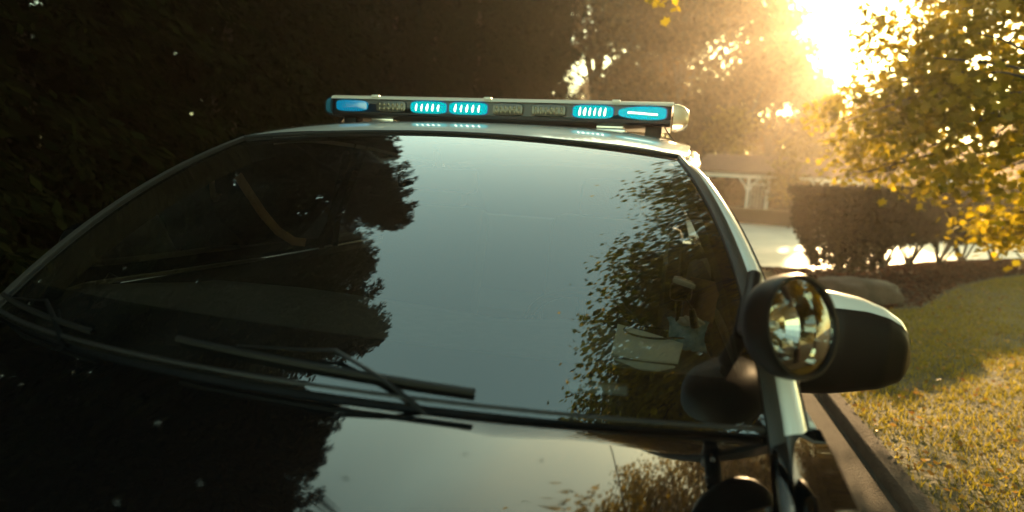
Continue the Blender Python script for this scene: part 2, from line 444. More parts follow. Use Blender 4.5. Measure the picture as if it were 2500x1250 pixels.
add_grid(bm, [[rows[j][40] for j in range(26)]] + [[(rows[j][40][0] - .002, rows[j][40][1], rows[j][40][2] - .03) for j in range(26)]])
bmesh.ops.remove_doubles(bm, verts=bm.verts[:], dist=1e-5)
hood = bmobj('hood', bm, M_black, car, angle=40)
HROWS = rows
def hood_pt(s, v):
    i = (s + 1) / 2 * 40; j = v * 25; i0, j0 = min(int(i), 39), min(int(j), 24)
    a, b = i - i0, j - j0
    P = lambda J, I: Vector(HROWS[J][I])
    return P(j0, i0).lerp(P(j0, i0 + 1), a).lerp(P(j0 + 1, i0).lerp(P(j0 + 1, i0 + 1), a), b)
bm = bmesh.new()
for _ in range(46):
    s, v = random.uniform(-.95, .98), random.uniform(.02, .5); p = hood_pt(s, v); r_ = random.choice([.0018, .0022, .003, .0045])
    ring = bmesh.ops.create_uvsphere(bm, u_segments=10, v_segments=6, radius=r_)
    for vv in ring['verts']: vv.co = Vector((vv.co.x * 1.2, vv.co.y, vv.co.z * .55)) + p + Vector((0, 0, r_ * .2))
tag(bmobj('dew_drops', bm, M_drop, hood), kind='stuff')

# cowl strip between hood and glass
bm = bmesh.new(); add_tube(bm, [ws(v, .010, -.004) for v in np.linspace(-.99, .99, 41)], .0055, 8)
bmobj('cowl_strip', bm, M_cowl, car)
bm = bmesh.new()
add_grid(bm, [[ws(v, .0, -.006) + Vector((0, dy, dz)) for v in np.linspace(-1, 1, 41)] for dy, dz in ((.01, 0), (-.02, -.03), (-.10, -.06))])
bmobj('cowl_panel', bm, M_cowl, car)

# nose, tail, floor, boot, wheels -----------------------
bm = bmesh.new()
prof = side(YF)
add_grid(bm, [[(s * prof[k][0], YF - .16 * (1 - abs(s) ** 3) - bulge, prof[k][1]) for s in np.linspace(-1, 1, 17)] for k, bulge in ((2, -.02), (5, 0), (7, .05), (9, .08), (11, .07), (12, .02))])
bmobj('front_bumper', bm, M_black, car)
bm = bmesh.new()
prof = side(YR)
add_grid(bm, [[(s * prof[k][0], YR + .14 * (1 - abs(s) ** 3) + bulge, prof[k][1]) for s in np.linspace(-1, 1, 17)] for k, bulge in ((3, 0), (6, .02), (8, .05), (10, .06), (12, .02))])
bmobj('rear_bumper', bm, M_black, car)
bm = bmesh.new()
add_grid(bm, [[(s * .80, y - .0, z) for s in np.linspace(-1, 1, 9)] for y, z in ((2.84, .985), (3.0, 1.02), (3.2, 1.01), (3.44, .985))])
bmobj('boot_lid', bm, M_black, car)
bm = bmesh.new()
add_grid(bm, [[(s * lerp(.62, .76, v), lerp(2.14, 2.86, v), lerp(1.452, 1.0, v) + .03 * (1 - s * s)) for s in np.linspace(-1, 1, 13)] for v in np.linspace(0, 1, 8)])
bmobj('rear_window', bm, M_sideglass, car)
bm = bmesh.new(); add_box(bm, (0, .95, .30), (1.74, 4.6, .06)); bmobj('floor_pan', bm, M_cabin, car, smooth=False)
bm = bmesh.new(); add_box(bm, (0, .04, .63), (1.5, .05, .60)); bmobj('bulkhead', bm, M_cabin, car, smooth=False)
for sg in (-1, 1):
    for yw in (-.72, 2.28):
        Mw = Matrix.Translation((sg * .80, yw, .335)) @ Matrix.Rotation(R(90) * sg, 4, 'Y')
        bm = bmesh.new(); add_lathe(bm, [(.20, -.11), (.29, -.115), (.325, -.10), (.335, -.06), (.335, .06), (.325, .10), (.29, .115), (.22, .108)], Mw, 36)
        wh = bmobj('wheel', bm, M_rubber, car)
        bm = bmesh.new(); add_lathe(bm, [(.22, .10), (.215, .07), (.15, .06), (.05, .085), (.001, .088)], Mw, 24)
        bmobj('rim', bm, M_matteblack, wh)

# interior ----------------------------------------------
bm = bmesh.new(); rows = []
for s in np.linspace(-1, 1, 33):
    x = s * .745; hump = interp(x, [-.74, -.4, 0, .2, .4, .55, .74], [.975, .985, .975, .965, .99, .972, .95]) - .018
    yb = BY0 * (1 - s * s) * .92 + .02
    row = [(x, yb, BZ0 - .035 * s * s - .055), (x, yb + .10, hump + .045), (x, yb + .2, hump + .045), (x, .50, hump + .006), (x, .58, hump), (x, .615, hump - .02), (x, .62, hump - .08), (x, .60, .62)]
    rows.append(row)
add_grid(bm, rows)
dash = bmobj('dashboard', bm, M_dash, car, angle=60)
bm = bmesh.new(); Mw = Matrix.Translation((.38, .86, .84)) @ Matrix.Rotation(R(-65), 4, 'X')
tor = [Mw @ Vector((.18 * math.cos(a), .18 * math.sin(a), 0)) for a in np.linspace(0, 2 * math.pi, 41)]
add_tube(bm, tor, .015, 10, cap=False)
for a in (R(200), R(-20), R(-90)): add_tube(bm, [Mw @ Vector((0, 0, -.03)), Mw @ Vector((.18 * math.cos(a), .18 * math.sin(a), 0))], .014, 8)
add_lathe(bm, [(.065, -.05), (.065, -.02), (.04, 0), (.001, .004)], Mw, 20)
bmobj('steering_wheel', bm, M_matteblack, car)
for xs in (-.38, .38):
    bm = bmesh.new(); add_box(bm, (xs, 1.12, .62), (.50, .50, .16), .05)
    st = bmobj('seat', bm, M_seat, car)
    bm = bmesh.new(); add_box(bm, (xs, 1.42, .90), (.48, .13, .60), .055, Matrix.Rotation(R(-14), 3, 'X')); bmobj('backrest', bm, M_seat, st)
    bm = bmesh.new(); add_box(bm, (xs, 1.50, 1.26), (.26, .10, .17), .04, Matrix.Rotation(R(-10), 3, 'X')); bmobj('headrest', bm, M_seat, st)
bm = bmesh.new(); add_box(bm, (0, 2.0, .62), (1.40, .5, .16), .05); add_box(bm, (0, 2.28, .86), (1.40, .13, .52), .05, Matrix.Rotation(R(-18), 3, 'X'))
bmobj('rear_seat', bm, M_seat, car)
# belt webbing / pillar lining seen through the glass on the passenger side
def strap(pts, wdt, nrm, name, mt, parent):
    bm = bmesh.new(); rows = []
    pts = [Vector(p) for p in pts]
    for i, p in enumerate(pts):
        t = (pts[min(i + 1, len(pts) - 1)] - pts[max(i - 1, 0)]).normalized(); u = t.cross(Vector(nrm)).normalized()
        rows.append([p - u * wdt / 2, p + u * wdt / 2])
    add_grid(bm, rows); o = bmobj(name, bm, mt, parent)
    md = o.modifiers.new('solid', 'SOLIDIFY'); md.thickness = .003
    return o
strap([(-.62, .545, 1.285), (-.62, .59, 1.235), (-.62, .65, 1.17), (-.62, .72, 1.11), (-.61, .79, 1.07), (-.60, .84, 1.062)], .028, (-1, .2, .1), 'pillar_lining', M_tan, car)
# rear view mirror
bm = bmesh.new(); add_box(bm, (.0, .57, 1.31), (.23, .035, .065), .015); rv = bmobj('rear_view_mirror', bm, M_matteblack, car)
bm = bmesh.new(); add_tube(bm, [(0, .57, 1.33), (0, .57, 1.355), (0, .555, 1.385)], .010, 8); bmobj('stem', bm, M_matteblack, rv)
bm = bmesh.new(); add_grid(bm, [[ws(s, t, -.006) for s in (.005, .035)] for t in (.675, .71)]); bmobj('windshield_sticker', bm, mat('sticker_grey', (.20, .27, .27), .5), windscreen)
# seat-side lining in tan behind the driver's corner of the glass
strap([(.705, .56, 1.11), (.70, .60, 1.06), (.70, .63, 1.01), (.70, .66, .96)], .075, (0, -1, .2), 'pillar_lining', M_tan, car)

# wipers -------------------------------------------------
def wiper(ds):
    bm = bmesh.new()
    B0, B1 = ws(-.235 + ds, .058, .012), ws(.485 + ds, .026, .012)
    pts = [ws(lerp(-.15, .475, k / 12) + ds, lerp(.046, .026, k / 12), .008) for k in range(13)]
    rows = []
    for p in pts: rows.append([p + Vector((0, -.002, .003)), p + Vector((0, .004, .005)), p + Vector((0, .006, -.002)), p + Vector((0, -.002, -.003)), p + Vector((0, -.002, .003))])
    add_grid(bm, rows)
    wp = bmobj('wiper_blade', bm, M_rubber, car)
    bm = bmesh.new()
    piv = ws(.405 + ds, -.012, .006) + Vector((.02, -.0, -.016)); mid = ws(.20 + ds, .066, .015)
    L = [piv, piv.lerp(mid, .5) + Vector((0, 0, .008)), mid, ws(.15 + ds, .060, .014), ws(.0 + ds, .050, .012)]
    add_tube(bm, L, [.0050, .0042, .0036, .003, .0024], 8, flat=.6)
    bmobj('wiper_arm', bm, M_matteblack, wp)
wiper(0); wiper(-.93 if False else -.86)

# spotlight on the A pillar ------------------------------
SC = CAM + ray(1938, 797) * .90
dv = ray(1938, 797); ev = Vector((0, 0, 1)).cross(-dv).normalized()
if ev.dot(RT) < 0: ev = -ev
nl = (-dv * math.cos(R(53)) + ev * math.sin(R(53)) + Vector((0, 0, .13))).normalized()
zax = nl; xax = Vector((0, 0, 1)).cross(zax).normalized(); yax = zax.cross(xax)
MS = Matrix.Translation(SC) @ Matrix((xax, yax, zax)).transposed().to_4x4()
RS = .0755
bm = bmesh.new()
add_lathe(bm, [(RS * .89, .012), (RS * .91, .017), (RS * .97, .017), (RS * 1.0, .010), (RS * 1.0, -.006), (RS * .98, -.018), (RS * .90, -.032), (RS * .7, -.045), (RS * .4, -.052), (.001, -.054)], MS, 56)
spot = bmobj('spotlight', bm, M_matteblack, car)
bm = bmesh.new(); add_lathe(bm, [(RS * .90, .012), (RS * .885, .008), (RS * .80, -.010), (RS * .62, -.026), (RS * .40, -.038), (RS * .2, -.044), (.001, -.046)], MS, 30)
bmobj('reflector', bm, M_chrome, spot, smooth=False)
bm = bmesh.new(); add_lathe(bm, [(RS * .90, .012), (RS * .6, .0165), (RS * .3, .0185), (.0005, .019)], MS, 56); bmobj('lens', bm, glassmat('lamp_lens', (.93, .93, .9), 1.5), spot)
bm = bmesh.new(); add_lathe(bm, [(.008, -.044), (.008, -.034), (.005, -.028), (.001, -.027)], MS, 20); bmobj('bulb', bm, M_alu, spot)
bm = bmesh.new(); hb = MS @ Vector((0, 0, -.06)); add_tube(bm, [hb, hb + Vector((-.01, .05, -.02)), ws(1, .42) + Vector((.03, 0, -.005))], .014, 12); bmobj('spotlight_arm', bm, M_matteblack, spot)
# inside handle
bm = bmesh.new(); hp = Vector((.655, .40, 1.075))
hp = CAM + ray(1694, 775) * ((.40 - CAM.y) / ray(1694, 775).y)
add_tube(bm, [hp + Vector((-.006, 0, .018)), hp + Vector((0, 0, -.004)), hp + Vector((.004, 0, -.022))], [.0065, .009, .009], 10)
add_tube(bm, [hp + Vector((-.004, 0, .016)), hp + Vector((-.022, .0, .040)), hp + Vector((-.04, .02, .055))], .002, 6)
bmobj('spotlight_handle', bm, M_matteblack, car)

# door mirrors -------------------------------------------
def mirror(sg):
    bm = bmesh.new()
    x0, x1, yc, zc = .875, 1.075, .36, 1.03
    def shape(u):
        zt = zc + interp(u, [0, .25, .5, .7, .85, .94, .985, 1], [.112, .110, .102, .088, .068, .044, .016, -.004]); zb = zc + interp(u, [0, .25, .5, .75, .9, .97, 1], [-.097, -.092, -.082, -.070, -.056, -.040, -.018])
        dp = interp(u, [0, .3, .7, .9, 1], [.075, .085, .075, .05, .012])
        return zt, zb, dp
    rows = []
    for i in range(31):
        u = i / 30; x = lerp(x0, x1, u)
        zt, zb, dp = shape(u)
        c = (zt + zb) / 2; h = (zt - zb) / 2; row = []
        for k in range(25):
            a = 2 * math.pi * k / 24
            ca, sa = math.cos(a), math.sin(a)
            row.append((sg * x, yc - dp * .75 * math.copysign(abs(ca) ** .75, ca) * (1.0 if ca > 0 else .5) + .02 * u, c + h * math.copysign(abs(sa) ** .72, sa)))
        rows.append(row)
    add_grid(bm, rows)
    bmesh.ops.holes_fill(bm, edges=bm.edges[:])
    bmesh.ops.remove_doubles(bm, verts=bm.verts[:], dist=1e-5)
    mr = bmobj('side_mirror', bm, M_matteblack, car, angle=60)
    bm = bmesh.new(); cap = []
    for u in np.linspace(0, .985, 30):
        x = lerp(x0, x1, u); zt, zb, dp = shape(u); c = (zt + zb) / 2; h = (zt - zb) / 2; row = []
        for k in range(16):
            a = lerp(R(lerp(40, 54, u)), R(150), k / 15); ca, sa = math.cos(a), math.sin(a)
            row.append((sg * x, yc - dp * .75 * math.copysign(abs(ca) ** .75, ca) * (1.0 if ca > 0 else .5) + .02 * u - .0015, c + h * math.copysign(abs(sa) ** .72, sa) + .0022))
        cap.append(row)
    add_grid(bm, cap); bmobj('mirror_cap', bm, M_white if sg > 0 else M_black, mr, angle=60)  # passenger side cap coloured black to stand in for shade
    bm = bmesh.new(); add_box(bm, (sg * .975, yc + .058, zc - .008), (.17, .004, .13), .0015); bmobj('mirror_glass', bm, M_chrome, mr)
    bm = bmesh.new(); add_tube(bm, [(sg * .80, .28, .99), (sg * .85, .32, .99), (sg * .90, .36, .995)], [.03, .026, .03], 12, flat=.7); bmobj('mirror_arm', bm, M_matteblack, mr)
mirror(1); mirror(-1)

# light bar -----------------------------------------------
LY = .97; Z0, Z1 = 1.513, 1.5815
bm = bmesh.new()
def barsec(x, k):   # closed profile in (y,z), k shrinks toward the end
    cy, cz = LY + .14, (Z0 + Z1) / 2 - .002
    P = [(LY + .004, Z0 + .002), (LY + .0, Z0 + .012), (LY + .006, Z0 + .0135), (LY + .008, Z1 - .013), (LY + .03, Z1 - .012), (LY + .25, Z1 - .009), (LY + .275, Z1 - .02), (LY + .28, Z0 + .012), (LY + .265, Z0), (LY + .02, Z0 - .004)]
    return [(x, cy + (y - cy) * k, cz + (z - cz) * (.4 + .6 * k)) for y, z in P]
add_grid(bm, [[*barsec(x, 1), barsec(x, 1)[0]] for x in np.linspace(-.585, .585, 5)])
bmesh.ops.holes_fill(bm, edges=bm.edges[:])
bar = bmobj('light_bar', bm, M_barbase, car, angle=30)
bm = bmesh.new()      # lid: a shallow bevelled cover
add_grid(bm, [[(x, y, z) for y, z in ((LY + .004, Z1 - .0125), (LY - .001, Z1 - .0115), (LY + .006, Z1 - .0025), (LY + .022, Z1 + .0025), (LY + .14, Z1 + .008), (LY + .26, Z1), (LY + .28, Z1 - .008), (LY + .278, Z1 - .0095))] for x in np.linspace(-.59, .59, 9)])
bmobj('bar_lid', bm, M_barlid, bar, angle=30)
for x in (-.417, -.005, .416):
    bm = bmesh.new(); add_box(bm, (x, LY + .006, Z1 - .002), (.026, .016, .010), .002); bmobj('lid_clip', bm, M_barlid, bar)
for sg in (-1, 1):   # end caps: rounded clear ends, sun warmth and shade put into their colours
    bm = bmesh.new(); rows = []
    for j in range(9):
        a = j / 8 * math.pi / 2
        x = sg * (.592 + .048 * math.sin(a)); kz = .35 + .65 * math.cos(a); ky = .55 + .45 * math.cos(a)
        cy, cz = LY + .14, (Z0 + Z1) / 2 + (-.008 * (1 - math.cos(a)))
        rows.append([(x, cy + .142 * ky * math.copysign(abs(math.cos(b)) ** .5, math.cos(b)), cz + .037 * kz * math.copysign(abs(math.sin(b)) ** .5, math.sin(b))) for b in np.linspace(0, 2 * math.pi, 33)])
    add_grid(bm, rows); bmesh.ops.holes_fill(bm, edges=bm.edges[:]); bmesh.ops.remove_doubles(bm, verts=bm.verts[:], dist=1e-5)
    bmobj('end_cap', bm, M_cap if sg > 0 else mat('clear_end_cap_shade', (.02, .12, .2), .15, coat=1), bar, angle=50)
def xpx(px, py=258): d = ray(px, py); return CAM.x + d.x * (LY - CAM.y) / d.y
def module(px0, px1, kind):
    x0, x1 = xpx(px0), xpx(px1); cx, hw = (x0 + x1) / 2, (x1 - x0) / 2
    cz, hz = (Z0 + Z1) / 2 - .0012, (Z1 - Z0) / 2 - .0145
    if kind == 'end': hz += .002
    bm = bmesh.new(); N = 40; rings = []
    for kk, dy in ((1.16, .0065), (1.0, .0055), (.985, -.001), (.93, -.004), (.5, -.006)):
        ring = []
        for k in range(N):
            a = 2 * math.pi * k / N; ca, sa = math.cos(a), math.sin(a)
            ex = .45 if kind != 'tail' else .5
            X = hw * math.copysign(abs(ca) ** ex, ca); Zz = hz * math.copysign(abs(sa) ** ex, sa)
            if kind == 'tail' and X < 0: Zz *= 1 + .35 * X / hw
            if kind == 'first' and X > 0: Zz *= 1 - .1 * X / hw
            ring.append(bm.verts.new((cx + X * (1 - (1 - kk) * hz / hw if kk > .6 else kk), LY + dy, cz + Zz * kk)))
        rings.append(ring)
    for a, b in zip(rings, rings[1:]):
        for k in range(N):
            f = bm.faces.new((a[k], a[(k + 1) % N], b[(k + 1) % N], b[k]))
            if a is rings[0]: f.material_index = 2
    bm.faces.new(rings[-1])
    on = kind != 'off'
    nd = 6 if kind == 'on6' else 5
    if kind in ('on', 'on6'):
        for k in range(nd):
            xx = cx + hw * .62 * (-1 + 2 * k / (nd - 1)); hh = hz * random.uniform(.42, .64); ww = hw * random.uniform(.045, .07)
            for zc_, h_, w_ in ((cz + .001, hh, ww), (cz - hz * .56, hz * .13, ww * .6)):
                ring = [bm.verts.new((xx + w_ * math.cos(b) * (1 - .5 * math.sin(b)) + (.0018 * math.sin(b)), LY - .0085, zc_ + h_ * math.sin(b))) for b in np.linspace(0, 2 * math.pi, 13)[:-1]]
                c_ = bm.verts.new((xx, LY - .0095, zc_))
                for q_ in range(12): bm.faces.new((ring[q_], ring[(q_ + 1) % 12], c_)).material_index = 1
    elif kind == 'tail':
        for k in range(12):
            xx = cx + hw * (-.55 + 1.15 * k / 11); zz = cz - hz * .02 - .0004 * k
            ring = [bm.verts.new((xx + .0042 * math.cos(b), LY - .0085, zz + .0035 * math.sin(b))) for b in np.linspace(0, 2 * math.pi, 9)[:-1]]
            bm.faces.new(ring).material_index = 1
    elif kind == 'off':
        for k in range(6):
            for r_ in range(2):
                xx = cx + hw * .75 * (-1 + 2 * k / 5); zz = cz + hz * (-.42 + .72 * r_)
                rr = bmesh.ops.create_uvsphere(bm, u_segments=8, v_segments=5, radius=.0052)
                for vv in rr['verts']:
                    vv.co = Vector((vv.co.x, vv.co.y * .4, vv.co.z * 1.25)) + Vector((xx, LY - .006, zz))
                    for f in vv.link_faces: f.material_index = 1
    ml = {'off': [M_lens_off, M_led_off, M_barbase], 'first': [M_lens_dim, M_led_on, M_barbase]}.get(kind, [M_lens_on, M_led_on, M_bloom])
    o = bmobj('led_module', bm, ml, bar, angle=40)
    if kind == 'off': o['label'] = 'unlit grey led module'
    else: o['label'] = 'lit blue led module'
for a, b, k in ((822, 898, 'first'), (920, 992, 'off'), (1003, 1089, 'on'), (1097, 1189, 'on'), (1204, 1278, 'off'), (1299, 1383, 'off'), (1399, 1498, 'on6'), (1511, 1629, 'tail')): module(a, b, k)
for sg in (-1, 1):   # feet and the straps to the roof edge
    bm = bmesh.new(); add_box(bm, (sg * .40, LY + .05, Z0 - .010), (.085, .05, .009), .002); add_box(bm, (sg * .395, LY + .05, Z0 - .022), (.11, .06, .012), .003); add_box(bm, (sg * .40, LY + .07, Z0 - .036), (.13, .09, .02), .004)
    bmobj('bar_foot', bm, M_alu, bar)
    bm = bmesh.new(); add_box(bm, (sg * .535, LY + .06, Z0 - .022), (.05, .05, .05), .005); bmobj('bar_bracket', bm, M_matteblack, bar)
    strap([(sg * .57, LY + .05, Z0 - .004), (sg * .585, LY + .05, Z0 - .025), (sg * .612, LY + .05, Z0 - .055), (sg * .640, LY + .05, Z0 - .088)], .03, (0, 1, 0) if False else (sg * .7, 0, .7), 'bar_strap', M_matteblack, bar)

# things on the dashboard ---------------------------------
pk = thing('snack_packet', 'crumpled pale blue packet with a white top on the sunlit dashboard corner', 'packet', (.665, .40, .975))
bm = bmesh.new(); rows = []
for j in range(9):
    v = j / 8; row = []
    for i in range(13):
        u = i / 12; x = (u - .5) * (.075 + .014 * (abs(v - .5) * 2) ** 2)
        belly = .012 * math.sin(math.pi * u) * math.sin(math.pi * v)
        row.append((x + random.uniform(-.0015, .0015), -belly + .03 * v + random.uniform(-.002, .002), v * .062 + (.0025 if (j in (0, 8) and i % 2) else 0)))
    rows.append(row)
add_grid(bm, rows); add_grid(bm, [[(p[0], .004 + 2 * (.03 * (j / 8)) - p[1], p[2]) for p in r_] for j, r_ in enumerate(rows)])
bmobj('wrapper', bm, mat('packet_foil', (.30, .48, .52), .28, noise=(38, (.08, .22, .28), (.42, .58, .60), 3)), pk)
bm = bmesh.new(); r0 = bmesh.ops.create_icosphere(bm, subdivisions=3, radius=1)
for v in r0['verts']:
    f_ = 1 + .12 * math.sin(v.co.x * 9 + v.co.z * 7); v.co = Vector((v.co.x * .028, v.co.y * .016, v.co.z * .012)) * f_ + Vector((.006, .018, .062))
bmobj('crumpled_top', bm, mat('foil_white', (.62, .58, .48), .35), pk)
bm = bmesh.new(); cc = Vector((.585, .42, .997))
add_tube(bm, [cc + Vector((.055 * math.cos(a), .050 * math.sin(a), .004)) for a in np.linspace(0, 2 * math.pi * .93, 30)] + [cc + Vector((.10, -.01, .004)), cc + Vector((.13, 0, -.004))], .0025, 6)
tag(bmobj('cable', bm, M_rubber), 'thin black cable loop lying on the sunlit dashboard', 'cable')
M_paper = mat('cream_paper', (.80, .74, .60), .8, bump=(40, 3, .1))
DZ = .992
def on_dash(px, py, z): d = ray(px, py); t = (z - CAM.z) / d.z; return CAM + d * t
for poly, lab in (([(1508, 790), (1585, 812), (1668, 838), (1655, 884), (1570, 876), (1492, 862)], 'sunlit cream paper sheet on the dashboard beside the blue packet'), ([(1490, 874), (1570, 884), (1648, 893), (1570, 908), (1480, 924)], 'narrow cream paper pointing at the blue packet, nearest the windshield base')):
    bm = bmesh.new(); P0 = [on_dash(a, b, DZ + random.uniform(0, .002)) for a, b in poly]
    f = bm.faces.new([bm.verts.new(p) for p in P0]); r = bmesh.ops.extrude_face_region(bm, geom=[f])
    for v in r['geom']:
        if isinstance(v, bmesh.types.BMVert): v.co.z -= .004
    tag(bmobj('paper_sheet', bm, M_paper, smooth=False), lab, 'paper')
dc = thing('dash_camera', 'small dark camera with a shiny pale top behind the windshield corner', 'camera', (0, 0, 0))
pc = CAM + ray(1662, 712) * ((.42 - CAM.y) / ray(1662, 712).y)
bm = bmesh.new(); add_box(bm, pc, (.046, .04, .036), .008); bmobj('casing', bm, M_matteblack, dc)
bm = bmesh.new(); add_box(bm, pc + Vector((.004, 0, .021)), (.050, .044, .012), .005, Matrix.Rotation(R(14), 3, 'Y')); bmobj('cover', bm, mat('pale_cover', (.55, .52, .42), .2, coat=1), dc)
bm = bmesh.new(); add_tube(bm, [pc + Vector((0, 0, -.015)), pc + Vector((0, .01, -.07)), Vector((pc.x - .01, pc.y + .02, .955))], .006, 8); bmobj('stand', bm, M_matteblack, dc)

# ================================================================== THE GROUND
from mathutils import noise as mnoise
def slab(name, poly, z, mt, kind='structure', thick=None):
    bm = bmesh.new(); vs = [bm.verts.new((x, y, z)) for x, y in poly]; bm.faces.new(vs)
    if thick:
        r = bmesh.ops.extrude_face_region(bm, geom=bm.faces[:]); 
        for v in r['geom']:
            if isinstance(v, bmesh.types.BMVert): v.co.z -= thick
    o = bmobj(name, bm, mt, smooth=False); o['kind'] = kind; return o
slab('ground', [(-400, -400), (400, -400), (400, 600), (-400, 600)], -.02, M_verge)
slab('road', [(-3.4, -40), (1.73, -40), (1.73, 9.2), (2.2, 10.0), (2.2, 80), (-3.4, 80)], 0.0, M_asphalt)
slab('driveway', [(2.2, 9.9), (3.1, 9.95), (9.5, 16.0), (40, 21), (60, 60), (2.2, 60)], 0.004, M_drive)
slab('driveway_apron', [(-3.4, 10.5), (2.2, 10.5), (2.2, 24), (-3.4, 24)], 0.008, M_drive)
bm = bmesh.new()
kp = [(1.71, -30), (1.71, 8.2), (1.78, 9.0), (2.0, 9.55), (2.4, 9.85), (3.1, 9.95)]
rows = []
for i, (x, y) in enumerate(kp):
    a = kp[max(i - 1, 0)]; b = kp[min(i + 1, len(kp) - 1)]
    tx, ty = b[0] - a[0], b[1] - a[1]; L = math.hypot(tx, ty); nx, ny = ty / L, -tx / L
    rows.append([(x + nx * u, y + ny * u, z) for u, z in ((-.01, -.01), (0, .045), (.015, .06), (.085, .066), (.095, .01))])
add_grid(bm, rows); k_ = bmobj('kerb', bm, M_kerb); k_['kind'] = 'structure'
def terrain(x, y): return .055 + .012 * math.sin(x * .9) * math.cos(y * .7) + .008 * max(0, x - 2)
bm = bmesh.new()
gx = np.concatenate([np.linspace(1.79, 10, 28), np.linspace(11, 30, 10)]); gy = np.concatenate([np.linspace(-12, 8.2, 40), np.linspace(8.5, 9.2, 4)])
add_grid(bm, [[(x, y + max(0, (x - 3.5)) * .0 + (max(0, x - 3.0) * .85 * max(0, min(1, (y - 3) / 5))), terrain(x, y)) for x in gx] for y in gy])
o = bmobj('lawn', bm, M_soil); o['kind'] = 'structure'
# mulch bed under the hedge, a low mound
def bedf(x):    # front and back edge of the bed along x
    f = interp(x, [2.3, 2.5, 3.0, 3.64, 5.07, 6.32, 7.4, 12], [7.4, 6.2, 6.4, 6.85, 9.3, 10.9, 12.0, 16.5]); b = interp(x, [2.3, 3.1, 3.6, 6.3, 9, 12], [9.4, 9.75, 10.1, 13.0, 15.4, 18.0]); return f, b
bm = bmesh.new(); rows = []
for x in np.linspace(2.3, 12, 40):
    f, b = bedf(x); rows.append([(x, lerp(f, b, v), terrain(x, 8) + .01 + .06 * math.sin(math.pi * min(1, v * 1.0)) ** .7 - (.09 if v in (0.0, 1.0) else 0) + random.uniform(-.012, .012)) for v in np.linspace(0, 1, 12)])
add_grid(bm, rows); o = bmobj('mulch_bed', bm, M_mulch); o['kind'] = 'structure'

# scatter: grass, fallen leaves, mulch chips
def scatter_blades(n, X, Y, h, wv):
    a = rng.uniform(0, 2 * np.pi, n); lean = rng.normal(0, .35, (n, 2)); hh = h * rng.uniform(.5, 1.3, n)
    Z = .055 + .012 * np.sin(X * .9) * np.cos(Y * .7) + .008 * np.maximum(0, X - 2)
    b = np.stack([X, Y, Z - .005], 1); dx = np.stack([np.cos(a), np.sin(a), np.zeros(n)], 1) * wv
    tip = b + np.stack([lean[:, 0] * hh, lean[:, 1] * hh, hh], 1)
    return np.stack([b - dx, b + dx, tip], 1).reshape(-1, 3)
n = 260000
dist = rng.uniform(0, 1, n) ** .8
Y = -1 + 13 * dist; X = 1.80 + rng.uniform(0, 1, n) * (4.5 + 5 * dist)
bedfront = np.interp(X, [2.3, 2.5, 3.0, 3.64, 5.07, 6.32, 7.4, 12], [7.4, 6.2, 6.4, 6.85, 9.3, 10.9, 12.0, 16.5])
pn = np.array([mnoise.noise(Vector((a * .9, b * .9, 3.1))) + .5 * mnoise.noise(Vector((a * 3.1, b * 3.1, 8.4))) for a, b in zip(X, Y)])
k = (Y < bedfront - .05) & ((pn > -.30) | (rng.uniform(0, 1, n) < .45))
V = scatter_blades(int(k.sum()), X[k], Y[k], .034, .004)
tag(leafobj('lawn_grass', V, 3, M_grass), 'short yellow green lawn grass in dappled sun right of the car', 'grass', kind='stuff')

def quads(C, size, nrm_sigma=None, flatk=1.0, aspect=.6):
    n = len(C); a = rng.normal(0, 1, (n, 3)); a[:, 2] *= flatk
    a /= np.linalg.norm(a, axis=1)[:, None]; b = np.cross(a, rng.normal(0, 1, (n, 3))); b /= np.linalg.norm(b, axis=1)[:, None]
    s = size * rng.uniform(.6, 1.3, n)[:, None]
    A, B = a * s, b * s * aspect
    return np.stack([C - A, C + B * .9 - A * .1, C + A, C - B * .9 - A * .1], 1).reshape(-1, 3)
n = 3800; Y = .8 + 9.2 * rng.uniform(0, 1, n) ** 1.8; X = 1.8 + rng.uniform(0, 1, n) ** 1.3 * 7
k = Y < np.interp(X, [2.3, 2.5, 3.0, 3.64, 5.07, 6.32, 7.4, 12], [7.4, 6.2, 6.4, 6.85, 9.3, 10.9, 12.0, 16.5])
C = np.stack([X, Y, .095 + .012 * np.sin(X * .9) * np.cos(Y * .7) + .008 * np.maximum(0, X - 2)], 1)[k]
tag(leafobj('fallen_leaves', quads(C, .019, flatk=.25), 4, M_litter), 'dry brown fallen leaves strewn over the lawn', 'leaves', kind='stuff')
n = 14000; X = rng.uniform(2.3, 11.5, n); v = rng.uniform(0, 1, n)
f = np.interp(X, [2.3, 2.5, 3.0, 3.64, 5.07, 6.32, 7.4, 12], [7.4, 6.2, 6.4, 6.85, 9.3, 10.9, 12.0, 16.5]); b = np.interp(X, [2.3, 3.1, 3.6, 6.3, 9, 12], [9.4, 9.75, 10.1, 13.0, 15.4, 18.0])
C = np.stack([X, f + (b - f) * v, .085 + .008 * np.maximum(0, X - 2) + .06 * np.sin(np.pi * v) ** .7], 1)
tag(leafobj('mulch_chips', quads(C, .04, flatk=.4, aspect=.45), 4, M_litter_red), 'dark red brown bark chips covering the bed under the hedge', 'mulch', kind='stuff')

# boulder at the end of the bed
bm = bmesh.new(); r0 = bmesh.ops.create_icosphere(bm, subdivisions=4, radius=1)
from mathutils import noise as mnoise
for v in r0['verts']:
    c = v.co.copy(); f_ = 1 + .16 * mnoise.noise(c * 1.7) + .05 * mnoise.noise(c * 5)
    c = Vector((math.copysign(abs(c.x) ** .7, c.x), math.copysign(abs(c.y) ** .7, c.y), math.copysign(abs(c.z) ** .6, c.z)))
    v.co = Vector((c.x * .48, c.y * .33, c.z * .20)) * f_
o = bmobj('boulder', bm, M_stone); o.location = (3.0, 6.95, .16); o.rotation_euler = (0, .05, R(20))
tag(o, 'low flat topped dark boulder at the near end of the mulch bed', 'boulder')

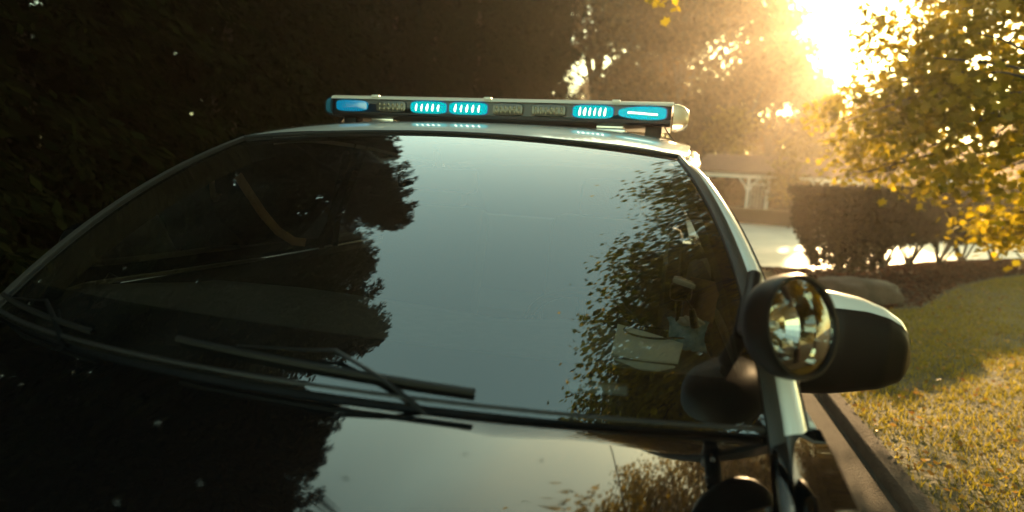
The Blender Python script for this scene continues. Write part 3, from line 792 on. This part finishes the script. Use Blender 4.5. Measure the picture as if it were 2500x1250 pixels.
# ================================================================== VEGETATION
def trunk_mesh(limbs, name, parent, mt=None, n=8):
    bm = bmesh.new()
    for pts, r0, r1 in limbs:
        N = len(pts); add_tube(bm, pts, [lerp(r0, r1, i / (N - 1)) for i in range(N)], n)
    return bmobj(name, bm, mt or M_bark, parent)
def bend(a, b, k=.15, n=6, sag=0.0):
    a, b = Vector(a), Vector(b); d = b - a; L = d.length
    off = Vector((random.uniform(-1, 1), random.uniform(-1, 1), random.uniform(-.3, 1))) * k * L
    return [a.lerp(b, t) + off * (4 * t * (1 - t)) * .5 + Vector((0, 0, -sag * L * t * t)) for t in np.linspace(0, 1, n)]

# --- evergreens: whorls of drooping sprays
def evergreen_crown(H, Rb, nb, ns, size):
    C = []; D = []
    for _ in range(nb):
        h = H * (.02 + .97 * random.random() ** .9); rr = Rb * min(1.0, (1.03 - h / H) ** .55) * random.uniform(.72, 1.12)
        az = random.uniform(0, 2 * math.pi)
        n = max(10, int(ns * (.35 + rr / Rb)))
        u = rng.uniform(.25, 1, n) ** .8
        lat = rng.normal(0, .16, n) * (1.15 - u) * rr * .9 + rng.normal(0, .04, n)
        drop = -.42 * rr * u ** 2 + .10 * rr * u
        x = math.cos(az) * u * rr - math.sin(az) * lat; y = math.sin(az) * u * rr + math.cos(az) * lat
        z = h + drop + rng.normal(0, .05, n) - np.abs(lat) * .3
        C.append(np.stack([x, y, np.maximum(z, .05)], 1))
        d = np.stack([math.cos(az) * np.ones(n) - math.sin(az) * np.sign(lat) * .5, math.sin(az) * np.ones(n) + math.cos(az) * np.sign(lat) * .5, -.75 * np.ones(n)], 1) + rng.normal(0, .28, (n, 3))
        D.append(d)
    ni = 5000; hh = H * rng.uniform(.0, .93, ni); aa = rng.uniform(0, 2 * np.pi, ni); ri_ = Rb * np.minimum(1, (1.03 - hh / H) ** .55) * rng.uniform(.1, .6, ni)
    C.append(np.stack([np.cos(aa) * ri_, np.sin(aa) * ri_, hh], 1)); D.append(rng.normal(0, 1, (ni, 3)) + np.array([0, 0, -.6]))
    C = np.concatenate(C); D = np.concatenate(D); D /= np.linalg.norm(D, axis=1)[:, None]
    n = len(C); s = size * rng.uniform(.6, 1.4, n)[:, None]; s[-ni:] *= 3.8
    W = np.cross(D, rng.normal(0, 1, (n, 3)) + np.array([0, 0, 1.2])); W /= np.linalg.norm(W, axis=1)[:, None]
    A = D * s; B = W * s * .36
    return np.stack([C - A, C + B, C + A, C - B], 1).reshape(-1, 3)
protos = []
for H, Rb in ((11.0, 2.25), (12.2, 2.45), (10.2, 2.1)):
    t = thing('evergreen_tree', 'dark evergreen', 'tree')
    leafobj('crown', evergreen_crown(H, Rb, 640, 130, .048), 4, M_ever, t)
    trunk_mesh([([(0, 0, 0), (.03, .02, H * .3), (0, .03, H * .62), (0, 0, H * .93)], .17, .03)], 'trunk', t)
    protos.append(t)
row1 = [(-5.1, -3.6), (-5.4, -1.4), (-5.0, .9), (-5.3, 3.1), (-5.0, 5.3), (-5.35, 7.6), (-5.0, 9.9), (-5.2, 12.3), (-4.9, 14.7), (-5.1, 17.2), (-4.7, 19.8), (-4.6, 22.6)]
row2 = [(-8.7, -3), (-8.9, .3), (-8.6, 3.6), (-8.8, 7), (-8.7, 10.5), (-8.6, 14), (-8.4, 18), (-8.2, 22)]
used = [False] * 3
ORD = ['first', 'second', 'third', 'fourth', 'fifth', 'sixth', 'seventh', 'eighth', 'ninth', 'tenth', 'eleventh', 'twelfth']
for ri, row in enumerate((row1, row2)):
    for i, (x, y) in enumerate(row):
        k = (i * 2 + ri + i // 3) % 3
        o = protos[k] if not used[k] else copy_tree(protos[k]); used[k] = True
        o.location = (x, y, -.02); o.rotation_euler = (0, 0, i * 1.7 + ri); s = (.95 + .12 * ((i * 7 + ri * 3) % 5) / 4) * ((1.18 if i < 3 else {5: .86, 6: .72, 7: .64, 8: .86}.get(i, 1)) if ri == 0 else {3: .85, 4: .8, 5: .8}.get(i, 1)); o.scale = (s, s, s * (1.0 if ri == 0 else 1.08))
        o['group'] = 'dark evergreens left of the road'
        o['label'] = (f'{ORD[i]} dark evergreen along the left road edge, counting away from the viewer' if ri == 0 else f'{ORD[i]} dark evergreen of the back row behind the roadside evergreens')

# --- clumped broadleaf crowns
def clumps(lobes, per_area, leaves, spread):
    """lobes: (centre, (rx,ry,rz)); returns leaf centres"""
    out_ = []
    for c, r in lobes:
        r = np.array(r if hasattr(r, '__len__') else (r, r, r)); c = np.array(c)
        n = max(3, int(per_area * (r[0] * r[1] + r[1] * r[2] + r[0] * r[2])))
        d = rng.normal(0, 1, (n, 3)); d /= np.linalg.norm(d, axis=1)[:, None]
        rad = rng.uniform(.35, 1.08, n)[:, None] ** .7
        cc = c + d * r * rad
        for q_ in cc:
            m_ = int(leaves * random.uniform(.4, 1.5))
            out_.append(q_ + rng.normal(0, spread, (m_, 3)) * np.array([1.15, 1.15, .75]))
    return np.concatenate(out_)
def clear_tunnel(C, rad0, k=.0, org=(.3, .3, 1.1)):
    o_ = np.array(org); s_ = np.array(SUND); t = (C - o_) @ s_; dd = np.linalg.norm(C - o_ - t[:, None] * s_, axis=1)
    return C[~((t > 0) & (dd < rad0 + k * t))]
MAPLE = [(0, 1.0), (.12, .52), (.34, .66), (.26, .34), (.62, .30), (.46, .05), (.55, -.28), (.2, -.2), (.05, -.5), (-.05, -.5), (-.2, -.2), (-.55, -.28), (-.46, .05), (-.62, .30), (-.26, .34), (-.34, .66), (-.12, .52)]
def maple_leaves(C, size):
    n = len(C); N_ = rng.normal(0, 1, (n, 3)); N_[:, 2] += .6; N_ /= np.linalg.norm(N_, axis=1)[:, None]
    T = rng.normal(0, 1, (n, 3)) + np.array([0, 0, -1.1]); T -= N_ * np.sum(T * N_, 1)[:, None]; T /= np.linalg.norm(T, axis=1)[:, None]
    B = np.cross(N_, T); s = size * rng.uniform(.6, 1.25, n)[:, None]
    return np.stack([C + s * (T * b + B * a) + N_ * s * (-.18 * abs(a)) for a, b in MAPLE], 1).reshape(-1, 3)

# --- maple arching over the lawn and the car from the right
P_ = lambda px, py, d: tuple(CAM + ray(px, py) * d)
maple = thing('maple_tree', 'large yellow green maple reaching over the lawn from the right edge', 'tree', (0, 0, 0))
lobes = [(P_(2400, 150, 7.2), (1.3, 1.5, .8)), (P_(2330, 300, 6.8), (.75, 1.0, .55)), (P_(2210, 240, 7.8), (.6, .9, .45)), (P_(2130, 335, 9.2), (.55, .8, .5)),
         (P_(2440, 360, 6.0), (.5, .8, .5)), (P_(2480, 520, 6.6), (.28, .5, .28)), (P_(2420, 575, 7.6), (.22, .3, .2)), (P_(2120, 420, 8.8), (.35, .5, .25)), (P_(2310, 420, 7.6), (.35, .5, .28)), (P_(2460, 230, 5.4), (.45, .7, .45)),
         (P_(2350, 20, 8.2), (.9, 1.0, .55)), (P_(2075, 215, 8.6), (.5, .7, .28)), (P_(2010, 265, 9.6), (.4, .6, .28)),
         ((1.25, 5.5, 6.1), (.75, .9, .5)), ((2.0, 8.0, 7.3), (1.0, 1.2, .7)), ((3.6, 9.0, 7.2), (1.2, 1.3, .8)), ((2.2, 6.6, 6.8), (1.0, 1.1, .6)), ((3.5, 8.0, 5.6), (1.0, 1.0, .7)), ((4.8, 8.6, 5.7), (1.2, 1.2, .8)), ((2.5, 9.6, 6.2), (.9, .9, .6)), ((4.3, 10.6, 6.6), (1.3, 1.3, .9)), ((3.6, 6.9, 6.9), (1.1, 1.2, .7)), ((1.65, 3.7, 6.0), (.8, .9, .5)), ((1.85, 2.1, 5.8), (.75, .9, .5)), ((2.0, .8, 5.6), (.7, .8, .5)), ((2.75, -.5, 5.6), (.8, .9, .5)), ((3.2, .2, 5.4), (1.2, 1.4, .8)), ((2.75, 2.2, 5.6), (1.0, 1.3, .8)), ((3.0, 4.2, 6.1), (1.3, 1.4, .9)), ((4.6, 1.8, 6.3), (1.5, 2.2, 1.1)), ((5.6, 5.0, 5.6), (1.6, 2.0, 1.1)), ((4.2, -1.6, 5.6), (1.5, 1.5, .9)), ((2.05, 1.1, 4.9), (.45, .6, .35)), ((1.9, 3.4, 5.6), (.5, .6, .35)), ((6.5, 2.5, 7.5), (1.8, 2.2, 1.2))]
nd = 13; C = np.concatenate([clumps(lobes[:nd], 8.5, 80, .15), clumps(lobes[nd:], 24, 74, .17)])
C = clear_tunnel(C, .5, .02)
C = np.concatenate([C, np.array(P_(1625, -12, 4.6)) + rng.normal(0, 1, (26, 3)) * np.array([.11, .11, .06])])
leafobj('crown', maple_leaves(C, .060), 17, M_maple, maple)
tb = Vector((7.8, 4.2, 0)); fork = Vector((7.5, 4.2, 2.9))
limbs = [([tb, tb.lerp(fork, .5) + Vector((.05, 0, 0)), fork], .30, .22)]
for c, r in lobes:
    limbs.append((bend(fork, c, .12, 8), .085, .012))
    for _ in range(7):
        e = Vector(c) + Vector((random.uniform(-1, 1) * r[0], random.uniform(-1, 1) * r[1], random.uniform(-.9, .9) * r[2]))
        limbs.append((bend(Vector(c).lerp(fork, random.uniform(.02, .2)), e, .15, 5, .05), .014, .004))
limbs.append((bend((2.0, 3.6, 5.5), P_(1625, -30, 4.6), .1, 6), .012, .004))
trunk_mesh(limbs, 'trunk', maple)

# --- a tall oak behind the maple, closing the sky over the lawn
oak = thing('oak_tree', 'tall dark crowned oak above the maple, mirrored in the right of the windshield', 'tree', (8.6, -.6, 0))
olob = [((x - 8.6, y + .6, z), r) for x, y, z, r in ((3.9, 1.2, 8.4, 1.3), (3.7, 3.6, 8.8, 1.4), (4.0, -1.0, 8.2, 1.4), (5.4, .5, 9.0, 1.8), (5.6, 3.4, 9.4, 1.9), (6.0, -2.4, 8.6, 1.9), (7.8, 1, 9.8, 2.1), (8.2, -3, 9, 2.0), (4.6, 6.4, 9.6, 1.6), (9.6, 3.5, 9.6, 2.1), (6.8, 5.8, 10, 1.9))]
leafobj('crown', quads(clumps([(c, (r, r, r * .6)) for c, r in olob], 12, 46, .24), .075, aspect=.7), 4, leafmat('oak_leaf', [(.03, .03, .004), (.06, .05, .006), (.11, .08, .010)], .35), oak)
ofork = Vector((-.3, .2, 5.2))
trunk_mesh([([Vector((0, 0, -.1)), Vector((-.1, .1, 2.5)), ofork], .38, .28)] + [(bend(ofork, c, .12, 8), .13, .02) for c, r in olob], 'trunk', oak)

# --- hedge of clipped shrubs on bare forked stems
def shrub(x, y, wx, wy, zb, zt, ns, label, ang):
    t = thing('hedge_shrub', label, 'shrub', (x, y, .12), 'clipped shrubs along the mulch bed'); t.rotation_euler = (0, 0, ang)
    n = ns; v = rng.uniform(0, 1, n) ** .75; top = .55 + .45 * np.minimum(1, v * 1.7)
    a = rng.uniform(0, 2 * np.pi, n); rr = np.where(rng.uniform(0, 1, n) < .75, rng.uniform(.82, 1.05, n), rng.uniform(.2, .9, n))
    ca, sa = np.cos(a), np.sin(a); ex = .55
    X = wx * top * rr * np.sign(ca) * np.abs(ca) ** ex; Y = wy * top * rr * np.sign(sa) * np.abs(sa) ** ex
    Z = zb + (zt - zb) * v + rng.normal(0, .03, n)
    m_ = rng.uniform(0, 1, n) < .28; X[m_] = wx * rng.uniform(-1, 1, m_.sum()); Y[m_] = wy * rng.uniform(-1, 1, m_.sum()); Z[m_] = zt + rng.normal(0, .035, m_.sum())
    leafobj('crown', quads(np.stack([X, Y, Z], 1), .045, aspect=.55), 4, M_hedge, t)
    L = []
    for _ in range(9):
        aa = random.uniform(0, 2 * math.pi); e = Vector((math.cos(aa) * wx * .62, math.sin(aa) * wy * .62, zb + .35))
        L.append((bend((random.uniform(-.03, .03), random.uniform(-.03, .03), 0), e, .1, 5), .022, .008))
    L.append(([(0, 0, -.1), (.01, 0, .03), (0, .01, .12)], .07, .05))
    trunk_mesh(L, 'trunk', t, n=6)
da = math.atan2(4.1, 4.0)
shrub(3.42, 9.25, .70, .66, .10, 1.30, 15000, 'big rounded dark hedge shrub at the left end of the row, leafy to the ground', da)
for i, (x, y, lab) in enumerate(((4.43, 10.55, 'clipped shrub on bare stems, next to the leafy end shrub of the hedge'), (5.05, 11.15, 'clipped shrub on bare stems, second from the leafy end shrub'), (5.97, 12.2, 'clipped shrub on bare stems in the middle of the hedge row'), (6.7, 13.0, 'clipped shrub on bare stems, half hidden behind hanging maple leaves'), (7.5, 13.5, 'clipped shrub on bare stems at the right end of the hedge row'), )):
    shrub(x, y, .66, .58, .46, 1.36 + .05 * i, 8000, lab, da)

# --- background trees
def tree(x, y, H, rx, leafm, label, size=.13, dens=1.0, base=.25, group='hazy trees beyond the driveway', k=.0, name='broadleaf_tree'):
    t = thing(name, label, 'tree', (x, y, 0), group)
    lob = []
    for _ in range(9):
        a = random.uniform(0, 2 * math.pi); h = random.uniform(base + .12, .88)
        q_ = rx * (1 - abs(h - .5) * .8) * random.uniform(.25, .7)
        r_ = rx * random.uniform(.32, .55)
        lob.append(((math.cos(a) * q_, math.sin(a) * q_, H * h), (r_, r_, r_ * .75)))
    lob.append(((0, 0, H * .9), (rx * .4, rx * .4, H * .1)))
    C = clumps(lob, 9 * dens / (size / .13) ** 1.2, 22, .32 * size / .13)
    C = C[C[:, 2] < H * 1.02]
    if k: C = clear_tunnel(C + np.array([x, y, 0]), k, .02) - np.array([x, y, 0])
    leafobj('crown', quads(C, size, aspect=.75), 4, leafm, t)
    L = [([(0, 0, -.1), (.05, .03, H * .25), (0, 0, H * .55), (0, 0, H * .85)], rx * .06, .02)]
    for c, r_ in lob: L.append((bend((0, 0, H * random.uniform(.2, .5)), c, .12, 6), rx * .025, .012))
    trunk_mesh(L, 'trunk', t, n=7)
    return t
tree(-3.6, 31, 16, 4.4, M_brown, 'tall dark brown tree just right of the roadside evergreens', .16, 1.3)
tree(.6, 36, 17, 4.6, M_brown, 'tallest dark brown tree rising above the light bar', .16, 1.3)
tree(-2.5, 40, 16, 3.8, M_brown, 'dark brown tree between the last evergreens and the tallest brown tree', .17, 1.4)
tree(-.8, 47, 19, 4.6, M_brown, 'far dark brown tree filling the gap past the evergreens', .18, 1.3)
tree(2.4, 33, 7.4, 2.3, M_brown, 'low brown tree right behind the light bar end', .13, 1.4, .05)
tree(4.6, 40, 17, 4.4, M_brown, 'tall hazy brown tree above the right end of the light bar', .17, 1.2)
tree(7.4, 44, 15.5, 3.6, M_brown, 'tall hazy brown tree left of the bright sun gap', .17, 1.1)
tree(12.4, 52, 10.0, 4.0, M_gold, 'hazy golden tree below the bright sun gap', .17, 1.5, .05)
tree(16.5, 53, 9.4, 3.6, M_gold, 'hazy golden tree right of the bright sun gap, behind the maple', .17, 1.3, .05)
tree(9.0, 38, 5.8, 2.2, M_gold, 'rounded golden tree between the arbour and the bright sun gap', .13, 1.4, .08)
tree(-9.5, 27, 16, 4.8, M_brown, 'brown tree glimpsed behind the far end of the evergreens', .17, 1.2)
tree(3.3, 30.5, 5.6, 1.7, M_gold, 'small golden tree behind the left end of the white arbour', .11, 1.3, .2)
tree(5.5, 24.4, 3.0, .8, M_gold, 'slim golden tree growing before the white arbour', .09, 1.4, .3)
tree(7.2, 31.5, 4.4, 2.0, M_gold, 'bushy golden tree behind the right end of the white arbour', .11, 1.2, .2)
tree(15.5, 44, 8.2, 3.2, M_brown, 'brown tree behind the maple branches beside the white shed', .16, .8)
tree(21.5, 40, 8.5, 3.4, M_brown, 'brown tree at the right behind the white shed', .16, .8)

# ================================================================== STRUCTURES BEYOND THE DRIVE
# trees of the far side of the road, which the lamp glass and the paint mirror
n = 52000; X = rng.uniform(-16, 42, n); Zt = 6.5 + 4.5 * (X < 9) + 2.6 * ((X >= 9) & (X < 13.5)) + 1.6 * np.sin(X * .55) + 1.1 * np.sin(X * 1.3 + 1)
far = np.stack([X, 66 + rng.uniform(-2.5, 2.5, n), np.abs(rng.uniform(0, 1, n)) ** .8 * Zt + rng.normal(0, .25, n)], 1)
tag(leafobj('far_wood', quads(far, .26, aspect=.75), 4, M_brown), 'low far off brown wood closing the view behind the white arbour', 'wood', kind='stuff')
for x_, y_, h_, r_, lab in ((13.5, -3.5, 13, 4.2, 'green yellow tree mirrored in the spotlight, on the near side of the lawn'), (15.0, 2.5, 13.0, 4.2, 'green yellow tree mirrored in the middle of the spotlight'), (9.0, -9, 9.0, 3.0, 'green yellow tree mirrored in the spotlight edge, behind the viewer')):
    tree(x_, y_, h_, r_, M_maple, lab, .16, 1.2, .05, 'trees mirrored in the spotlight')
for x_, lab in ((2.6, 'left dark bush filling the openings of the white arbour'), (4.6, 'middle dark bush filling the openings of the white arbour'), (6.6, 'right dark bush filling the openings of the white arbour')):
    tree(x_, 28.2, 2.6, 1.35, M_hedge, lab, .09, 1.6, -.05, 'dark bushes behind the arbour', name='bush')
arb = thing('white_arbour', 'white wooden arbour with curved braces and red brown roof beyond the driveway', 'arbour', (0, 0, 0))
AY = 26.5
def bx(name, c, s, mt, parent, bev=.01, rot=None):
    bm = bmesh.new(); add_box(bm, c, s, bev, rot, 1); return bmobj(name, bm, mt, parent, smooth=False)
bx('skirt', (5.0, AY + .1, .30), (6.4, 1.8, .60), M_darkskirt, arb); bx('deck', (5.0, AY, .64), (6.6, 2.1, .07), mat('deck_boards', (.10, .085, .07), .8), arb)
PX = [1.9, 3.95, 4.75, 6.8, 8.1]
for x in PX:
    bx('post', (x, AY - .95, 1.32), (.10, .10, 1.3), M_whitewood, arb)
    for sg in (-1, 1):
        bm = bmesh.new(); add_tube(bm, [(x + sg * .05, AY - .95, 1.45), (x + sg * .16, AY - .95, 1.68), (x + sg * .38, AY - .95, 1.93)], .035, 6); bmobj('brace', bm, M_whitewood, arb)
bx('beam', (5.0, AY - .95, 2.03), (6.6, .12, .14), M_whitewood, arb); bx('fascia', (5.0, AY - 1.05, 2.18), (6.9, .08, .07), M_whitewood, arb)
for x in np.arange(4.1, 4.7, .14): bx('baluster', (float(x), AY - .95, 1.2), (.03, .03, 1.05), M_whitewood, arb, 0)
bx('rail', (5.0, AY - .95, 1.02) if False else (4.35, AY - .95, 1.72), (.75, .05, .05), M_whitewood, arb)
bm = bmesh.new()
add_grid(bm, [[(1.5, AY - 1.15, 2.22), (8.5, AY - 1.15, 2.22)], [(2.2, AY + .1, 3.0), (7.8, AY + .1, 3.0)], [(1.5, AY + 1.4, 2.22), (8.5, AY + 1.4, 2.22)]])
f_ = bmobj('roof', bm, M_roofred, arb, smooth=False); md = f_.modifiers.new('solid', 'SOLIDIFY'); md.thickness = .06
shed = thing('white_shed', 'small white gabled shed beyond the hedge on the right', 'shed', (13.0, 29.0, 0))
bm = bmesh.new()
for sx in (-1, 1): add_grid(bm, [[(sx * 1.45, -1.2, 1.75), (sx * 1.45, 1.2, 1.75)], [(0, -1.2, 2.5), (0, 1.2, 2.5)]])
o = bmobj('roof', bm, mat('shed_roof', (.38, .39, .40), .6), shed, smooth=False); md = o.modifiers.new('solid', 'SOLIDIFY'); md.thickness = .10
bm = bmesh.new(); add_box(bm, (0, 0, .85), (2.3, 2.0, 1.7)); vs = [bm.verts.new(p) for p in ((-1.15, -1.0, 1.701), (1.15, -1.0, 1.701), (0, -1.0, 2.36))]; bm.faces.new(vs)
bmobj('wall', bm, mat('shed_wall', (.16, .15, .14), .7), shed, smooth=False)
for sx in (-1, 1): bx('post', (sx * 1.2, -1.15, .85), (.1, .1, 1.7), M_whitewood, shed)
bx('beam', (0, -1.17, 1.70), (2.7, .10, .12), M_whitewood, shed)

# ================================================================== AIR
bm = bmesh.new(); add_box(bm, (0, 40, 9.0), (120, 150, 20.2))
hz = bmobj('haze', bm, None, smooth=False); hz['kind'] = 'stuff'
hm = bpy.data.materials.new('haze_air'); hm.use_nodes = True; hn = hm.node_tree; hn.nodes.clear()
ho = hn.nodes.new('ShaderNodeOutputMaterial'); pv = hn.nodes.new('ShaderNodeVolumePrincipled')
pv.inputs['Color'].default_value = (.95, .80, .66, 1); pv.inputs['Density'].default_value = .0018; pv.inputs['Anisotropy'].default_value = .74
hn.links.new(pv.outputs[0], ho.inputs['Volume'])
hz.data.materials.clear(); hz.data.materials.append(hm)
